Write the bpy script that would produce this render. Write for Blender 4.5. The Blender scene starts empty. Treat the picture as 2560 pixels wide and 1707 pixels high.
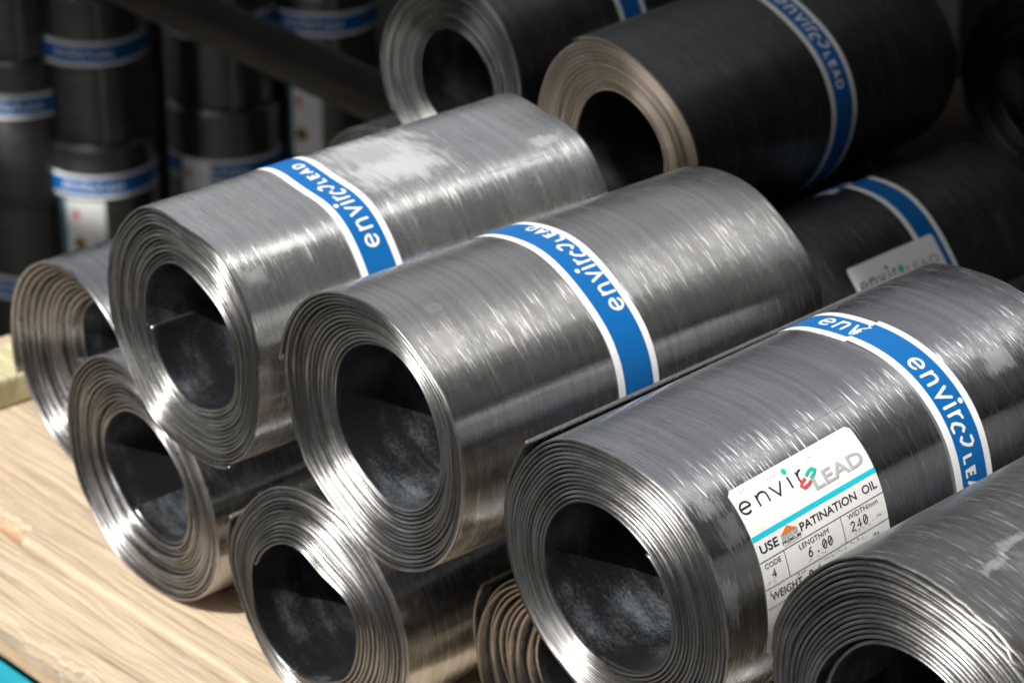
import bpy, bmesh, math, random
import numpy as np
from mathutils import Vector, Matrix, noise

random.seed(7)
S = bpy.context.scene
COL = S.collection

# ------------------------------------------------------------------ camera
FOCAL_PX = 7173.0
cam_right = Vector((0.67233774, 0.74024174, -0.00203044))
cam_up = Vector((-0.31323812, 0.28698722, 0.90527356))
cam_fwd = Vector((-0.67070399, 0.60801357, -0.42482427))
cd = bpy.data.cameras.new('camera')
cam = bpy.data.objects.new('camera', cd)
COL.objects.link(cam)
m = Matrix((cam_right, cam_up, -cam_fwd)).transposed().to_4x4()
m.translation = Vector((1.03616819, -0.76236333, 0.78921482))
cam.matrix_world = m
cd.sensor_width = 36.0
cd.lens = 36.0 * FOCAL_PX / 2560.0
cd.clip_start = 0.02
cd.clip_end = 200.0
cd.dof.use_dof = True
cd.dof.focus_distance = 1.19
cd.dof.aperture_fstop = 15.0
cd.dof.aperture_blades = 7
S.camera = cam
S.render.resolution_x = 1024
S.render.resolution_y = 682

# ------------------------------------------------------------------ sky, sun, exposure
SUN_DIR = Vector((0.05, -0.69, 0.717)).normalized()          # towards the sun
elev = math.asin(SUN_DIR.z)
rotn = math.atan2(SUN_DIR.x, SUN_DIR.y)
W = bpy.data.worlds.new('World')
S.world = W
W.use_nodes = True
wn = W.node_tree.nodes
wl = W.node_tree.links
for n in list(wn):
    wn.remove(n)
sky = wn.new('ShaderNodeTexSky')
sky.sky_type = 'NISHITA'
sky.sun_disc = False
sky.sun_elevation = elev
sky.sun_rotation = rotn
sky.air_density = 1.0
sky.dust_density = 4.0
sky.ozone_density = 0.6
hs = wn.new('ShaderNodeHueSaturation')
hs.inputs['Saturation'].default_value = 0.18                   # thin bright cloud veil
bg = wn.new('ShaderNodeBackground')
bg.inputs['Strength'].default_value = 0.15
wo = wn.new('ShaderNodeOutputWorld')
wl.new(sky.outputs[0], hs.inputs['Color'])
wl.new(hs.outputs[0], bg.inputs['Color'])
wl.new(bg.outputs[0], wo.inputs['Surface'])

ld = bpy.data.lights.new('sun', 'SUN')
ld.energy = 4.3
ld.angle = math.radians(0.53)
ld.color = (1.0, 0.97, 0.92)
sun = bpy.data.objects.new('sun', ld)
COL.objects.link(sun)
sun.rotation_euler = SUN_DIR.to_track_quat('Z', 'Y').to_euler()
sun.location = (0, -3, 4)

vs = S.view_settings
vs.view_transform = 'Standard'
vs.look = 'None'
vs.exposure = 0.50
vs.gamma = 1.0
vs.use_curve_mapping = False

# ------------------------------------------------------------------ helpers
def tag(o, label=None, cat=None, group=None, kind=None):
    if label: o['label'] = label
    if cat: o['category'] = cat
    if group: o['group'] = group
    if kind: o['kind'] = kind
    return o

def mesh_obj(name, verts, faces, mats, parent=None, mat_idx=None, smooth=True, uvs=None):
    me = bpy.data.meshes.new(name)
    me.from_pydata([tuple(v) for v in verts], [], faces)
    for mt in (mats if isinstance(mats, (list, tuple)) else [mats]):
        me.materials.append(mt)
    if mat_idx is not None:
        me.polygons.foreach_set('material_index', mat_idx)
    if smooth:
        me.polygons.foreach_set('use_smooth', [True] * len(me.polygons))
    if uvs:
        li = np.empty(len(me.loops), dtype=np.int32)
        me.loops.foreach_get('vertex_index', li)
        for nm, arr in uvs.items():
            layer = me.uv_layers.new(name=nm)
            layer.data.foreach_set('uv', np.asarray(arr, dtype=np.float32)[li].ravel())
    me.update()
    o = bpy.data.objects.new(name, me)
    COL.objects.link(o)
    if parent is not None:
        o.parent = parent
    return o

def empty(name, loc=(0, 0, 0), rot=None):
    o = bpy.data.objects.new(name, None)
    o.empty_display_size = 0.03
    COL.objects.link(o)
    if rot is None:
        o.location = loc
    else:
        mm = rot.to_4x4()
        mm.translation = Vector(loc)
        o.matrix_world = mm
    return o

def box_geo(x0, x1, y0, y1, z0, z1, bev=0.002):
    bm = bmesh.new()
    bmesh.ops.create_cube(bm, size=1.0)
    for v in bm.verts:
        v.co = Vector(((x0 + x1) / 2 + v.co.x * (x1 - x0), (y0 + y1) / 2 + v.co.y * (y1 - y0), (z0 + z1) / 2 + v.co.z * (z1 - z0)))
    if bev:
        bmesh.ops.bevel(bm, geom=bm.edges[:], offset=bev, segments=2, affect='EDGES', profile=0.6)
    return bm

def bm_obj(name, bm, mat, parent=None, smooth=False):
    me = bpy.data.meshes.new(name)
    bm.to_mesh(me)
    bm.free()
    me.materials.append(mat)
    if smooth:
        me.polygons.foreach_set('use_smooth', [True] * len(me.polygons))
    o = bpy.data.objects.new(name, me)
    COL.objects.link(o)
    if parent is not None:
        o.parent = parent
    return o

# ------------------------------------------------------------------ node helper
class NT:
    def __init__(self, name):
        self.m = bpy.data.materials.new(name)
        self.m.use_nodes = True
        self.t = self.m.node_tree
        for n in list(self.t.nodes):
            self.t.nodes.remove(n)
        self.out = self.t.nodes.new('ShaderNodeOutputMaterial')
    def new(self, typ, **kw):
        n = self.t.nodes.new(typ)
        for k, v in kw.items():
            setattr(n, k, v)
        return n
    def link(self, a, b):
        self.t.links.new(a, b)
    def inp(self, sock, v):
        if isinstance(v, bpy.types.NodeSocket):
            self.link(v, sock)
        else:
            sock.default_value = v
    def math(self, op, a, b=0.0, clamp=False):
        n = self.new('ShaderNodeMath', operation=op, use_clamp=clamp)
        self.inp(n.inputs[0], a)
        self.inp(n.inputs[1], b)
        return n.outputs[0]
    def ramp(self, v, a, b, lo=0.0, hi=1.0):
        n = self.new('ShaderNodeMapRange', clamp=True)
        n.interpolation_type = 'SMOOTHSTEP'
        self.inp(n.inputs[0], v)
        n.inputs[1].default_value = a
        n.inputs[2].default_value = b
        n.inputs[3].default_value = lo
        n.inputs[4].default_value = hi
        return n.outputs[0]
    def mixc(self, f, a, b):
        n = self.new('ShaderNodeMix', data_type='RGBA')
        self.inp(n.inputs[0], f)
        self.inp(n.inputs[6], a)
        self.inp(n.inputs[7], b)
        return n.outputs[2]
    def mixf(self, f, a, b):
        n = self.new('ShaderNodeMix', data_type='FLOAT')
        self.inp(n.inputs[0], f)
        self.inp(n.inputs[2], a)
        self.inp(n.inputs[3], b)
        return n.outputs[0]
    def vec(self, x, y, z=0.0):
        n = self.new('ShaderNodeCombineXYZ')
        for i, v in enumerate((x, y, z)):
            self.inp(n.inputs[i], v)
        return n.outputs[0]
    def noise(self, v, scale=1.0, detail=3.0, rough=0.55, dist=0.0, dims='3D'):
        n = self.new('ShaderNodeTexNoise', noise_dimensions=dims)
        self.inp(n.inputs['Vector'], v)
        n.inputs['Scale'].default_value = scale
        n.inputs['Detail'].default_value = detail
        n.inputs['Roughness'].default_value = rough
        n.inputs['Distortion'].default_value = dist
        return n.outputs[0]
    def bump(self, h, dist, strength=1.0, normal=None):
        n = self.new('ShaderNodeBump')
        n.inputs['Strength'].default_value = strength
        n.inputs['Distance'].default_value = dist
        self.inp(n.inputs['Height'], h)
        if normal is not None:
            self.link(normal, n.inputs['Normal'])
        return n.outputs[0]
    def bsdf(self, color, rough, metal=0.0, normal=None, **kw):
        n = self.new('ShaderNodeBsdfPrincipled')
        self.inp(n.inputs['Base Color'], color)
        self.inp(n.inputs['Roughness'], rough)
        self.inp(n.inputs['Metallic'], metal)
        if normal is not None:
            self.link(normal, n.inputs['Normal'])
        for k, v in kw.items():
            self.inp(n.inputs[k.replace('_', ' ')], v)
        self.link(n.outputs[0], self.out.inputs[0])
        return n

def rgb(r, g, b):
    return (r, g, b, 1.0)

# ------------------------------------------------------------------ lead materials
def lead_surface(name, base=(0.54, 0.54, 0.545), scratch=1.0, oxide=0.5, rough=0.25, smears=(), scuffs=1.0, dull=0.0, aniso=0.97):
    """Milled lead: rolling scratches run round the roll, oxide blooms, rubbed marks. UV 'sheet' = (axial m, arc m)."""
    N = NT(name)
    uv = N.new('ShaderNodeUVMap', uv_map='sheet')
    sp = N.new('ShaderNodeSeparateXYZ')
    N.link(uv.outputs[0], sp.inputs[0])
    u, v = sp.outputs[0], sp.outputs[1]
    oi = N.new('ShaderNodeObjectInfo')
    rnd = N.math('MULTIPLY', oi.outputs['Random'], 40.0)
    s1 = N.noise(N.vec(N.math('MULTIPLY', u, 1100), N.math('MULTIPLY', v, 60), rnd), 1.0, 2.0, 0.6)
    s2 = N.noise(N.vec(N.math('MULTIPLY', u, 2300), N.math('MULTIPLY', v, 150), rnd), 1.0, 2.0, 0.6)
    s3 = N.noise(N.vec(N.math('MULTIPLY', u, 320), N.math('MULTIPLY', v, 7), rnd), 1.0, 3.0, 0.6)
    cl = N.noise(N.vec(N.math('MULTIPLY', u, 17), N.math('MULTIPLY', v, 17), rnd), 1.0, 5.0, 0.62, 0.6)
    cf = N.noise(N.vec(N.math('MULTIPLY', u, 75), N.math('MULTIPLY', v, 60), rnd), 1.0, 4.0, 0.65, 0.3)
    ax = N.noise(N.vec(N.math('MULTIPLY', u, 7), N.math('MULTIPLY', v, 330), rnd), 1.0, 3.0, 0.6, 0.1)
    # scratches: sparse lines
    m1 = N.ramp(s1, 0.56, 0.70)
    m2 = N.ramp(s2, 0.62, 0.72)
    m2 = N.math('MULTIPLY', m2, N.ramp(cl, 0.42, 0.62))
    m3 = N.math('MULTIPLY', N.ramp(s3, 0.63, 0.72), 0.5)
    scr = N.math('MAXIMUM', N.math('MAXIMUM', m1, m2), m3)
    scr = N.math('MULTIPLY', scr, scratch, clamp=True)
    ox = N.math('MULTIPLY', N.ramp(N.math('ADD', N.math('MULTIPLY', cl, 0.7), N.math('MULTIPLY', cf, 0.5)), 0.56, 0.86), oxide, clamp=True)
    dk = N.math('MULTIPLY', N.ramp(ax, 0.64, 0.75), N.ramp(cl, 0.52, 0.40))
    dk = N.math('MULTIPLY', dk, 0.55 * scuffs, clamp=True)
    b = rgb(*base)
    lo = rgb(*[c * 0.80 for c in base])
    c0 = N.mixc(N.ramp(N.math('ADD', N.math('MULTIPLY', s3, 0.85), N.math('MULTIPLY', cl, 0.15)), 0.38, 0.64), lo, b)
    c0 = N.mixc(dk, c0, rgb(0.10, 0.10, 0.105))
    c1 = N.mixc(N.math('MULTIPLY', scr, 0.30), c0, rgb(0.80, 0.79, 0.77))
    c2 = N.mixc(N.math('MULTIPLY', ox, 0.7), c1, rgb(0.52, 0.525, 0.54))
    met = N.mixf(N.math('MULTIPLY', ox, 0.45), 1.0 - dull, 0.75)
    rg = N.math('ADD', N.math('MULTIPLY', ox, 0.10), rough)
    rg = N.math('ADD', rg, N.math('MULTIPLY', N.math('SUBTRACT', cf, 0.5), 0.12))
    rg = N.math('ADD', rg, N.math('MULTIPLY', scr, 0.24), clamp=True)
    for (sy, sth, ry, rth, colr, amt, nz) in smears:
        pu = N.new('ShaderNodeUVMap', uv_map='polar')
        sq = N.new('ShaderNodeSeparateXYZ')
        N.link(pu.outputs[0], sq.inputs[0])
        a = N.math('DIVIDE', N.math('SUBTRACT', sq.outputs[0], sy), ry)
        t = N.math('DIVIDE', N.math('SUBTRACT', sq.outputs[1], sth / 100.0), rth / 100.0)
        d = N.math('MAXIMUM', N.math('ABSOLUTE', a), N.math('ABSOLUTE', t))
        d2 = N.math('SQRT', N.math('ADD', N.math('MULTIPLY', a, a), N.math('MULTIPLY', t, t)))
        d = N.math('ADD', N.math('MULTIPLY', d, 0.6), N.math('MULTIPLY', d2, 0.4))
        d = N.math('ADD', d, N.math('MULTIPLY', N.math('SUBTRACT', cf, 0.5), nz))
        d = N.math('ADD', d, N.math('MULTIPLY', N.math('SUBTRACT', s1, 0.5), nz * 0.9))
        mk = N.math('MULTIPLY', N.ramp(d, 1.15, 0.45), amt)
        c2 = N.mixc(mk, c2, rgb(*colr))
        met = N.mixf(mk, met, 0.35)
        rg = N.mixf(mk, rg, 0.40)
    tan = N.new('ShaderNodeTangent', direction_type='UV_MAP', uv_map='sheet')
    hgt = N.math('ADD', N.math('MULTIPLY', s1, 0.7), N.math('ADD', N.math('MULTIPLY', s2, 0.45), N.math('MULTIPLY', cf, 0.25)))
    hgt = N.math('SUBTRACT', hgt, N.math('MULTIPLY', scr, 0.25))
    big = N.bump(cl, 0.0012, 0.16)
    nrm = N.bump(hgt, 0.00012, 0.55, big)
    N.bsdf(c2, rg, met, nrm, Anisotropic=N.mixf(ox, aniso, 0.9), Tangent=tan.outputs[0])
    return N.m

def lead_edge(name, base=(0.54, 0.535, 0.53), rough=0.36, tint=(0.50, 0.495, 0.49), tamt=0.0):
    """Sheared sheet edge seen on the roll's end."""
    N = NT(name)
    uv = N.new('ShaderNodeUVMap', uv_map='sheet')
    sp = N.new('ShaderNodeSeparateXYZ')
    N.link(uv.outputs[0], sp.inputs[0])
    u, v = sp.outputs[0], sp.outputs[1]
    tc = N.new('ShaderNodeTexCoord')
    a = N.noise(N.vec(0.0, N.math('MULTIPLY', v, 45), 0.0), 1.0, 4.0, 0.6)
    f = N.noise(tc.outputs['Object'], 420.0, 3.0, 0.6)
    c = N.noise(tc.outputs['Object'], 45.0, 4.0, 0.6)
    col = N.mixc(N.ramp(a, 0.3, 0.7), rgb(*[x * 0.62 for x in base]), rgb(*base))
    col = N.mixc(N.math('MULTIPLY', N.ramp(c, 0.45, 0.7), 0.35 + 0.0), col, rgb(*[x * 0.55 for x in base]))
    tu = N.new('ShaderNodeUVMap', uv_map='turn')
    tm = N.new('ShaderNodeMapping')
    tm.inputs['Scale'].default_value = (1.9, 3.1, 1.0)
    N.link(tu.outputs[0], tm.inputs[0])
    tv = N.noise(tm.outputs[0], 1.0, 2.0, 0.6)
    col = N.mixc(N.math('MULTIPLY', N.ramp(tv, 0.62, 0.36), 0.7), col, rgb(*[x * 0.38 for x in base]))  # per-turn darkening painted in for how differently tilted edges catch light
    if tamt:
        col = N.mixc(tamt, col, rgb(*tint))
    rg = N.math('ADD', rough, N.math('MULTIPLY', N.math('SUBTRACT', f, 0.5), 0.25))
    rg = N.math('ADD', rg, N.math('MULTIPLY', N.math('SUBTRACT', a, 0.5), 0.25))
    rg = N.math('ADD', rg, N.math('MULTIPLY', N.math('SUBTRACT', tv, 0.5), 0.35))
    nrm = N.bump(N.math('ADD', N.math('MULTIPLY', f, 0.6), a), 0.0003, 0.25)
    tan = N.new('ShaderNodeTangent', direction_type='RADIAL', axis='Y')      # file marks lie across the cut edge
    N.bsdf(col, rg, 0.96, nrm, Anisotropic=0.72, Anisotropic_Rotation=0.25, Tangent=tan.outputs[0])
    return N.m

def lead_inside(name):
    """Inner wall of the core: dark lead, dusty blue-grey streaks along the sheet."""
    N = NT(name)
    uv = N.new('ShaderNodeUVMap', uv_map='sheet')
    sp = N.new('ShaderNodeSeparateXYZ')
    N.link(uv.outputs[0], sp.inputs[0])
    u, v = sp.outputs[0], sp.outputs[1]
    oi = N.new('ShaderNodeObjectInfo')
    rnd = N.math('MULTIPLY', oi.outputs['Random'], 30.0)
    a = N.noise(N.vec(N.math('MULTIPLY', u, 26), N.math('MULTIPLY', v, 20), rnd), 1.0, 4.0, 0.55, 0.2)
    st = N.noise(N.vec(N.math('MULTIPLY', u, 95), N.math('MULTIPLY', v, 22), rnd), 1.0, 4.0, 0.6, 0.3)
    f = N.noise(N.vec(N.math('MULTIPLY', u, 700), N.math('MULTIPLY', v, 520), rnd), 1.0, 3.0, 0.7)
    sc = N.noise(N.vec(N.math('MULTIPLY', u, 260), N.math('MULTIPLY', v, 7), rnd), 1.0, 2.0, 0.5)
    mix = N.math('ADD', N.math('MULTIPLY', a, 0.55), N.math('ADD', N.math('MULTIPLY', st, 0.3), N.math('MULTIPLY', f, 0.25)))
    bl = N.ramp(mix, 0.50, 0.74)
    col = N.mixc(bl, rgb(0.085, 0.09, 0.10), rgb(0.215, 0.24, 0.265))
    ln_ = N.ramp(sc, 0.69, 0.73)
    col = N.mixc(N.math('MULTIPLY', ln_, 0.5), col, rgb(0.42, 0.40, 0.37))
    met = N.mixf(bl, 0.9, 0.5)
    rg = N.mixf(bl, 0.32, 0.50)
    nrm = N.bump(N.math('ADD', f, N.math('MULTIPLY', ln_, 0.6)), 0.0002, 0.3)
    N.bsdf(col, rg, met, nrm)
    return N.m

def print_mat(name, col, rough=0.42, spec=0.5, fade=0.06, dirt=0.0, dirtcol=(0.25, 0.25, 0.25)):
    N = NT(name)
    tc = N.new('ShaderNodeTexCoord')
    a = N.noise(tc.outputs['Object'], 60.0, 4.0, 0.6)
    f = N.noise(tc.outputs['Object'], 700.0, 2.0, 0.6)
    k = N.math('ADD', N.math('MULTIPLY', a, fade * 2), N.math('MULTIPLY', f, fade))
    c = N.mixc(N.math('MULTIPLY', k, 1.0, clamp=True), rgb(*col), rgb(*[x * 0.6 for x in col]))
    if dirt:
        d = N.noise(tc.outputs['Object'], 130.0, 5.0, 0.75)
        c = N.mixc(N.math('MULTIPLY', N.ramp(d, 0.62, 0.75), dirt), c, rgb(*dirtcol))
    N.bsdf(c, N.math('ADD', rough, N.math('MULTIPLY', a, 0.15)), 0.0, N.bump(f, 0.0001, 0.2, N.bump(a, 0.0012, 0.22)))
    return N.m

def wood_mat(name, light, dark, grey=0.0, rough=0.75, seed=0.0):
    N = NT(name)
    tc = N.new('ShaderNodeTexCoord')
    sp = N.new('ShaderNodeSeparateXYZ')
    N.link(tc.outputs['Object'], sp.inputs[0])
    x, y, z = sp.outputs
    wob = N.noise(N.vec(N.math('MULTIPLY', x, 5), N.math('MULTIPLY', y, 14), seed), 1.0, 3.0, 0.5)
    yy = N.math('ADD', N.math('MULTIPLY', y, 1.0), N.math('MULTIPLY', wob, 0.022))
    g1 = N.noise(N.vec(N.math('MULTIPLY', x, 3.5), N.math('MULTIPLY', yy, 85), N.math('ADD', N.math('MULTIPLY', z, 60), seed)), 1.0, 4.0, 0.6)
    g2 = N.noise(N.vec(N.math('MULTIPLY', x, 14), N.math('MULTIPLY', yy, 420), N.math('ADD', N.math('MULTIPLY', z, 300), seed)), 1.0, 3.0, 0.6)
    g3 = N.noise(N.vec(N.math('MULTIPLY', x, 2.0), N.math('MULTIPLY', yy, 32), seed + 3), 1.0, 3.0, 0.5)
    st = N.noise(N.vec(N.math('MULTIPLY', x, 22), N.math('MULTIPLY', y, 26), seed + 8), 1.0, 5.0, 0.65, 0.5)
    mk = N.noise(N.vec(N.math('MULTIPLY', x, 55), N.math('MULTIPLY', y, 210), seed + 5), 1.0, 3.0, 0.6)
    grain = N.math('ADD', N.math('MULTIPLY', N.ramp(g1, 0.42, 0.70), 0.5), N.math('MULTIPLY', N.ramp(g3, 0.45, 0.72), 0.35), clamp=True)
    c = N.mixc(grain, rgb(*light), rgb(*dark))
    c = N.mixc(N.math('MULTIPLY', N.ramp(g2, 0.48, 0.66), 0.4), c, rgb(*[v * 0.55 for v in dark]))
    c = N.mixc(N.math('MULTIPLY', N.ramp(st, 0.55, 0.72), 0.5 + grey), c, rgb(0.36, 0.33, 0.30))
    ck = N.noise(N.vec(N.math('MULTIPLY', x, 4.0), N.math('MULTIPLY', yy, 240), seed + 21), 1.0, 2.0, 0.5)
    crack = N.ramp(ck, 0.69, 0.73)
    c = N.mixc(N.math('MULTIPLY', crack, 0.85), c, rgb(0.13, 0.09, 0.06))
    c = N.mixc(N.math('MULTIPLY', N.ramp(mk, 0.70, 0.76), 0.55), c, rgb(0.16, 0.14, 0.13))
    hgt = N.math('SUBTRACT', N.math('MULTIPLY', g2, 0.5), N.math('ADD', N.math('MULTIPLY', N.ramp(g3, 0.45, 0.68), 0.8), N.math('MULTIPLY', g1, 0.7)))
    hgt = N.math('SUBTRACT', hgt, N.math('MULTIPLY', crack, 0.8))
    N.bsdf(c, rough, 0.0, N.bump(hgt, 0.0026, 0.8))
    return N.m

def plain_mat(name, col, rough=0.6, metal=0.0, scale=20.0, var=0.35, bump=0.0):
    N = NT(name)
    tc = N.new('ShaderNodeTexCoord')
    a = N.noise(tc.outputs['Object'], scale, 6.0, 0.65)
    f = N.noise(tc.outputs['Object'], scale * 14, 3.0, 0.6)
    k = N.math('ADD', N.math('MULTIPLY', N.ramp(a, 0.35, 0.7), 0.7), N.math('MULTIPLY', f, 0.3))
    c = N.mixc(N.math('MULTIPLY', k, var * 2, clamp=True), rgb(*col), rgb(*[v * 0.45 for v in col]))
    N.bsdf(c, N.math('ADD', rough - 0.08, N.math('MULTIPLY', a, 0.16)), metal, N.bump(N.math('ADD', a, f), 0.002, bump) if bump else None)
    return N.m

M = {}
M['lead'] = lead_surface('lead_surface', oxide=0.4, scratch=0.5)
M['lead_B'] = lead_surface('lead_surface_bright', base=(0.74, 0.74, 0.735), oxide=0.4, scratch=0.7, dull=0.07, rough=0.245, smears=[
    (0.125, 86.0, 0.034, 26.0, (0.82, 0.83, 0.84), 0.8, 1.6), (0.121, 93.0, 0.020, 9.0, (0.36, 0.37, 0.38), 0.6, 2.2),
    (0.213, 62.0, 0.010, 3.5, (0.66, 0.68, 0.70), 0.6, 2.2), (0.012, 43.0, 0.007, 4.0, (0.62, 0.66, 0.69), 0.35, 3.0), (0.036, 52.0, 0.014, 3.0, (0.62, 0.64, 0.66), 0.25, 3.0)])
M['lead_C'] = lead_surface('lead_surface_scratched', base=(0.62, 0.61, 0.59), oxide=0.30, scratch=0.5, rough=0.225, dull=0.02, smears=[
    (0.018, 57.0, 0.007, 7.0, (0.14, 0.14, 0.145), 0.7, 1.6), (0.025, 74.0, 0.005, 2.5, (0.15, 0.15, 0.15), 0.7, 1.2)])
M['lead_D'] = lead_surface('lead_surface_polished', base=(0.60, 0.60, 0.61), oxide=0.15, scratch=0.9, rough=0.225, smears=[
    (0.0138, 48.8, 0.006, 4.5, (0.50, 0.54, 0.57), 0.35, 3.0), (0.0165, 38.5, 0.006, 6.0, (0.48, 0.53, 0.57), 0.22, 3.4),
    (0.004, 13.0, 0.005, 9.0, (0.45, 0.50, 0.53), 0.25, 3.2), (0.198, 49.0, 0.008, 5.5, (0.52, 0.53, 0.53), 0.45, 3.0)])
M['lead_E'] = lead_surface('lead_surface_scuffed', base=(0.30, 0.295, 0.285), oxide=0.25, scratch=0.8, rough=0.34, scuffs=1.8, aniso=0.7, smears=[
    (0.05, 84.0, 0.010, 2.0, (0.75, 0.76, 0.77), 0.35, 2.8), (0.06, 70.0, 0.020, 9.0, (0.60, 0.61, 0.62), 0.25, 2.8),
    (0.03, 80.0, 0.007, 2.0, (0.8, 0.8, 0.8), 0.35, 2.8)])
M['lead_dark'] = lead_surface('lead_surface_shade_dark', base=(0.13, 0.13, 0.13), oxide=0.06, scratch=0.5, rough=0.36, aniso=0.7, dull=0.1)  # lead darkened in its colour for rolls lying in shade
M['lead_mid'] = lead_surface('lead_surface_shaded', base=(0.19, 0.19, 0.19), oxide=0.06, scratch=0.5, rough=0.34, aniso=0.7, dull=0.06)  # column lead, also with shade put into the base colour
M['edge'] = lead_edge('lead_cut_edge')
M['edge_mid'] = lead_edge('lead_cut_edge_shaded', base=(0.36, 0.36, 0.36), rough=0.42)  # cut edge toned down in colour for a roll in shade
M['edge_bounce'] = lead_edge('lead_cut_edge_bounce', base=(0.50, 0.47, 0.43), rough=0.38, tint=(0.60, 0.50, 0.39), tamt=0.3)  # tan of light bounced off the wood, mixed into the colour
M['edge_dark'] = lead_edge('lead_cut_edge_dark', base=(0.12, 0.12, 0.12), rough=0.45)  # near-black edge, deep shade put into the colour
M['edge_tan'] = lead_edge('lead_cut_edge_tan_bounce', base=(0.55, 0.50, 0.44), rough=0.40, tint=(0.62, 0.51, 0.39), tamt=0.45)  # tan tint stands for light reflected from sunlit pallets
M['inside'] = lead_inside('lead_core_wall')
M['blue'] = print_mat('blue_band_print', (0.0, 0.125, 0.40), 0.42, dirt=0.18, dirtcol=(0.10, 0.17, 0.30))
M['white'] = print_mat('white_band_paper', (0.86, 0.87, 0.88), 0.45, fade=0.02, dirt=0.25)
M['ink_white'] = print_mat('white_ink', (0.84, 0.85, 0.86), 0.42, fade=0.02)
M['label'] = print_mat('white_label_paper', (0.90, 0.90, 0.895), 0.48, fade=0.02, dirt=0.35, dirtcol=(0.35, 0.35, 0.35))
M['ink_black'] = print_mat('black_ink', (0.018, 0.017, 0.02), 0.45, fade=0.02)
M['ink_brown'] = print_mat('dark_brown_ink', (0.035, 0.024, 0.024), 0.45)
M['ink_grey'] = print_mat('grey_ink', (0.47, 0.47, 0.48), 0.5)
M['ink_cyan'] = print_mat('cyan_ink', (0.01, 0.60, 0.78), 0.42)
M['ink_green'] = print_mat('green_ink', (0.01, 0.56, 0.36), 0.42)
M['ink_red'] = print_mat('red_ink', (0.72, 0.09, 0.10), 0.42)
M['ink_orange'] = print_mat('orange_ink', (0.83, 0.22, 0.03), 0.42)
M['stripe'] = print_mat('dull_teal_ink', (0.06, 0.24, 0.30), 0.5)
M['ink_gold'] = print_mat('gold_ink', (0.26, 0.19, 0.03), 0.42)
M['wood'] = wood_mat('pallet_wood', (0.55, 0.44, 0.315), (0.41, 0.305, 0.205))
M['wood_red'] = wood_mat('pallet_block_wood', (0.50, 0.33, 0.20), (0.26, 0.15, 0.08), seed=4.0)
M['wood_green'] = wood_mat('treated_wood', (0.60, 0.58, 0.36), (0.34, 0.31, 0.16), seed=9.0)
M['wood_dark'] = wood_mat('shade_dark_wood', (0.10, 0.075, 0.05), (0.05, 0.035, 0.022), seed=13.0)  # wood coloured dark for the shade it sits in
M['teal'] = plain_mat('teal_paint', (0.005, 0.33, 0.45), 0.5, 0.0, 14.0, 0.25)
M['steel'] = plain_mat('dark_painted_steel', (0.022, 0.024, 0.024), 0.5, 0.1, 18.0, 0.4)
M['rust'] = plain_mat('worn_steel', (0.06, 0.048, 0.035), 0.6, 0.1, 30.0, 0.4)
M['ground'] = plain_mat('dark_concrete', (0.055, 0.053, 0.05), 0.85, 0.0, 6.0, 0.4, 0.3)
M['roof'] = plain_mat('dark_corrugated_sheet', (0.022, 0.022, 0.024), 0.65, 0.0, 3.0, 0.3)  # near-black so the added roof and walls reflect dark in the lead

# ------------------------------------------------------------------ setting
GZ = -0.62
nx = 24
gv = [(-14 + 28 * i / nx, -14 + 28 * j / nx, GZ + 0.006 * noise.noise((i * 0.9, j * 0.9, 0))) for i in range(nx + 1) for j in range(nx + 1)]
gf = [(i * (nx + 1) + j, (i + 1) * (nx + 1) + j, (i + 1) * (nx + 1) + j + 1, i * (nx + 1) + j + 1) for i in range(nx) for j in range(nx)]
tag(mesh_obj('ground', gv, gf, M['ground']), kind='structure')

def corrugated(name, x0, x1, ny, fn, parent, mat):
    """sheet whose ribs run along the second direction; fn(t, h) -> (y, z)"""
    n = int((x1 - x0) / 0.025)
    vs_, fs_ = [], []
    for i in range(n + 1):
        x = x0 + (x1 - x0) * i / n
        h = 0.012 * math.sin(i * math.pi / 2)
        for k in range(ny + 1):
            y, z = fn(k / ny, h)
            vs_.append((x, y, z))
    for i in range(n):
        for k in range(ny):
            a = i * (ny + 1) + k
            fs_.append((a, a + ny + 1, a + ny + 2, a + 1))
    o = mesh_obj(name, vs_, fs_, mat, parent)
    md = o.modifiers.new('thickness', 'SOLIDIFY')
    md.thickness = 0.003
    return o

# unseen roof added so its edge throws shade just behind the front rolls
SHADE_Y, SHADE_Z, CAN_Z = 0.300, 0.20, 2.6
edge_y = SHADE_Y - (CAN_Z - SHADE_Z) * (-SUN_DIR.y) / SUN_DIR.z
can = tag(empty('added_canopy', (0, edge_y, GZ)), 'dark corrugated roof added out of view to shade the back of the yard', 'added_canopy')
def link_keep(o, par):
    o.parent = par
    o.matrix_parent_inverse = Matrix.Translation(-Vector(par.location))
    return o
link_keep(corrugated('roof_sheet', -7.0, 7.0, 2, lambda t, h: (edge_y + 2.6 * t, CAN_Z + 0.05 * t + h), None, M['roof']), can)
link_keep(corrugated('roof_sheet', 0.98, 4.95, 2, lambda t, h: (edge_y + 2.62 + 1.72 * t, CAN_Z + 0.06 + h), None, M['roof']), can)  # extension added to darken what the roll flanks reflect
link_keep(corrugated('roof_sheet', -7.0, -1.0, 2, lambda t, h: (edge_y - 0.02 - 1.0 * t, CAN_Z - 0.03 + h), None, M['roof']), can)  # extension added to keep sun off the standing columns
for sx in (-6.9, 6.9):
    for yy in (edge_y + 0.08, edge_y + 2.5):
        link_keep(bm_obj('post', box_geo(sx - 0.04, sx + 0.04, yy - 0.04, yy + 0.04, GZ, CAN_Z - 0.02), M['steel']), can)
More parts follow.
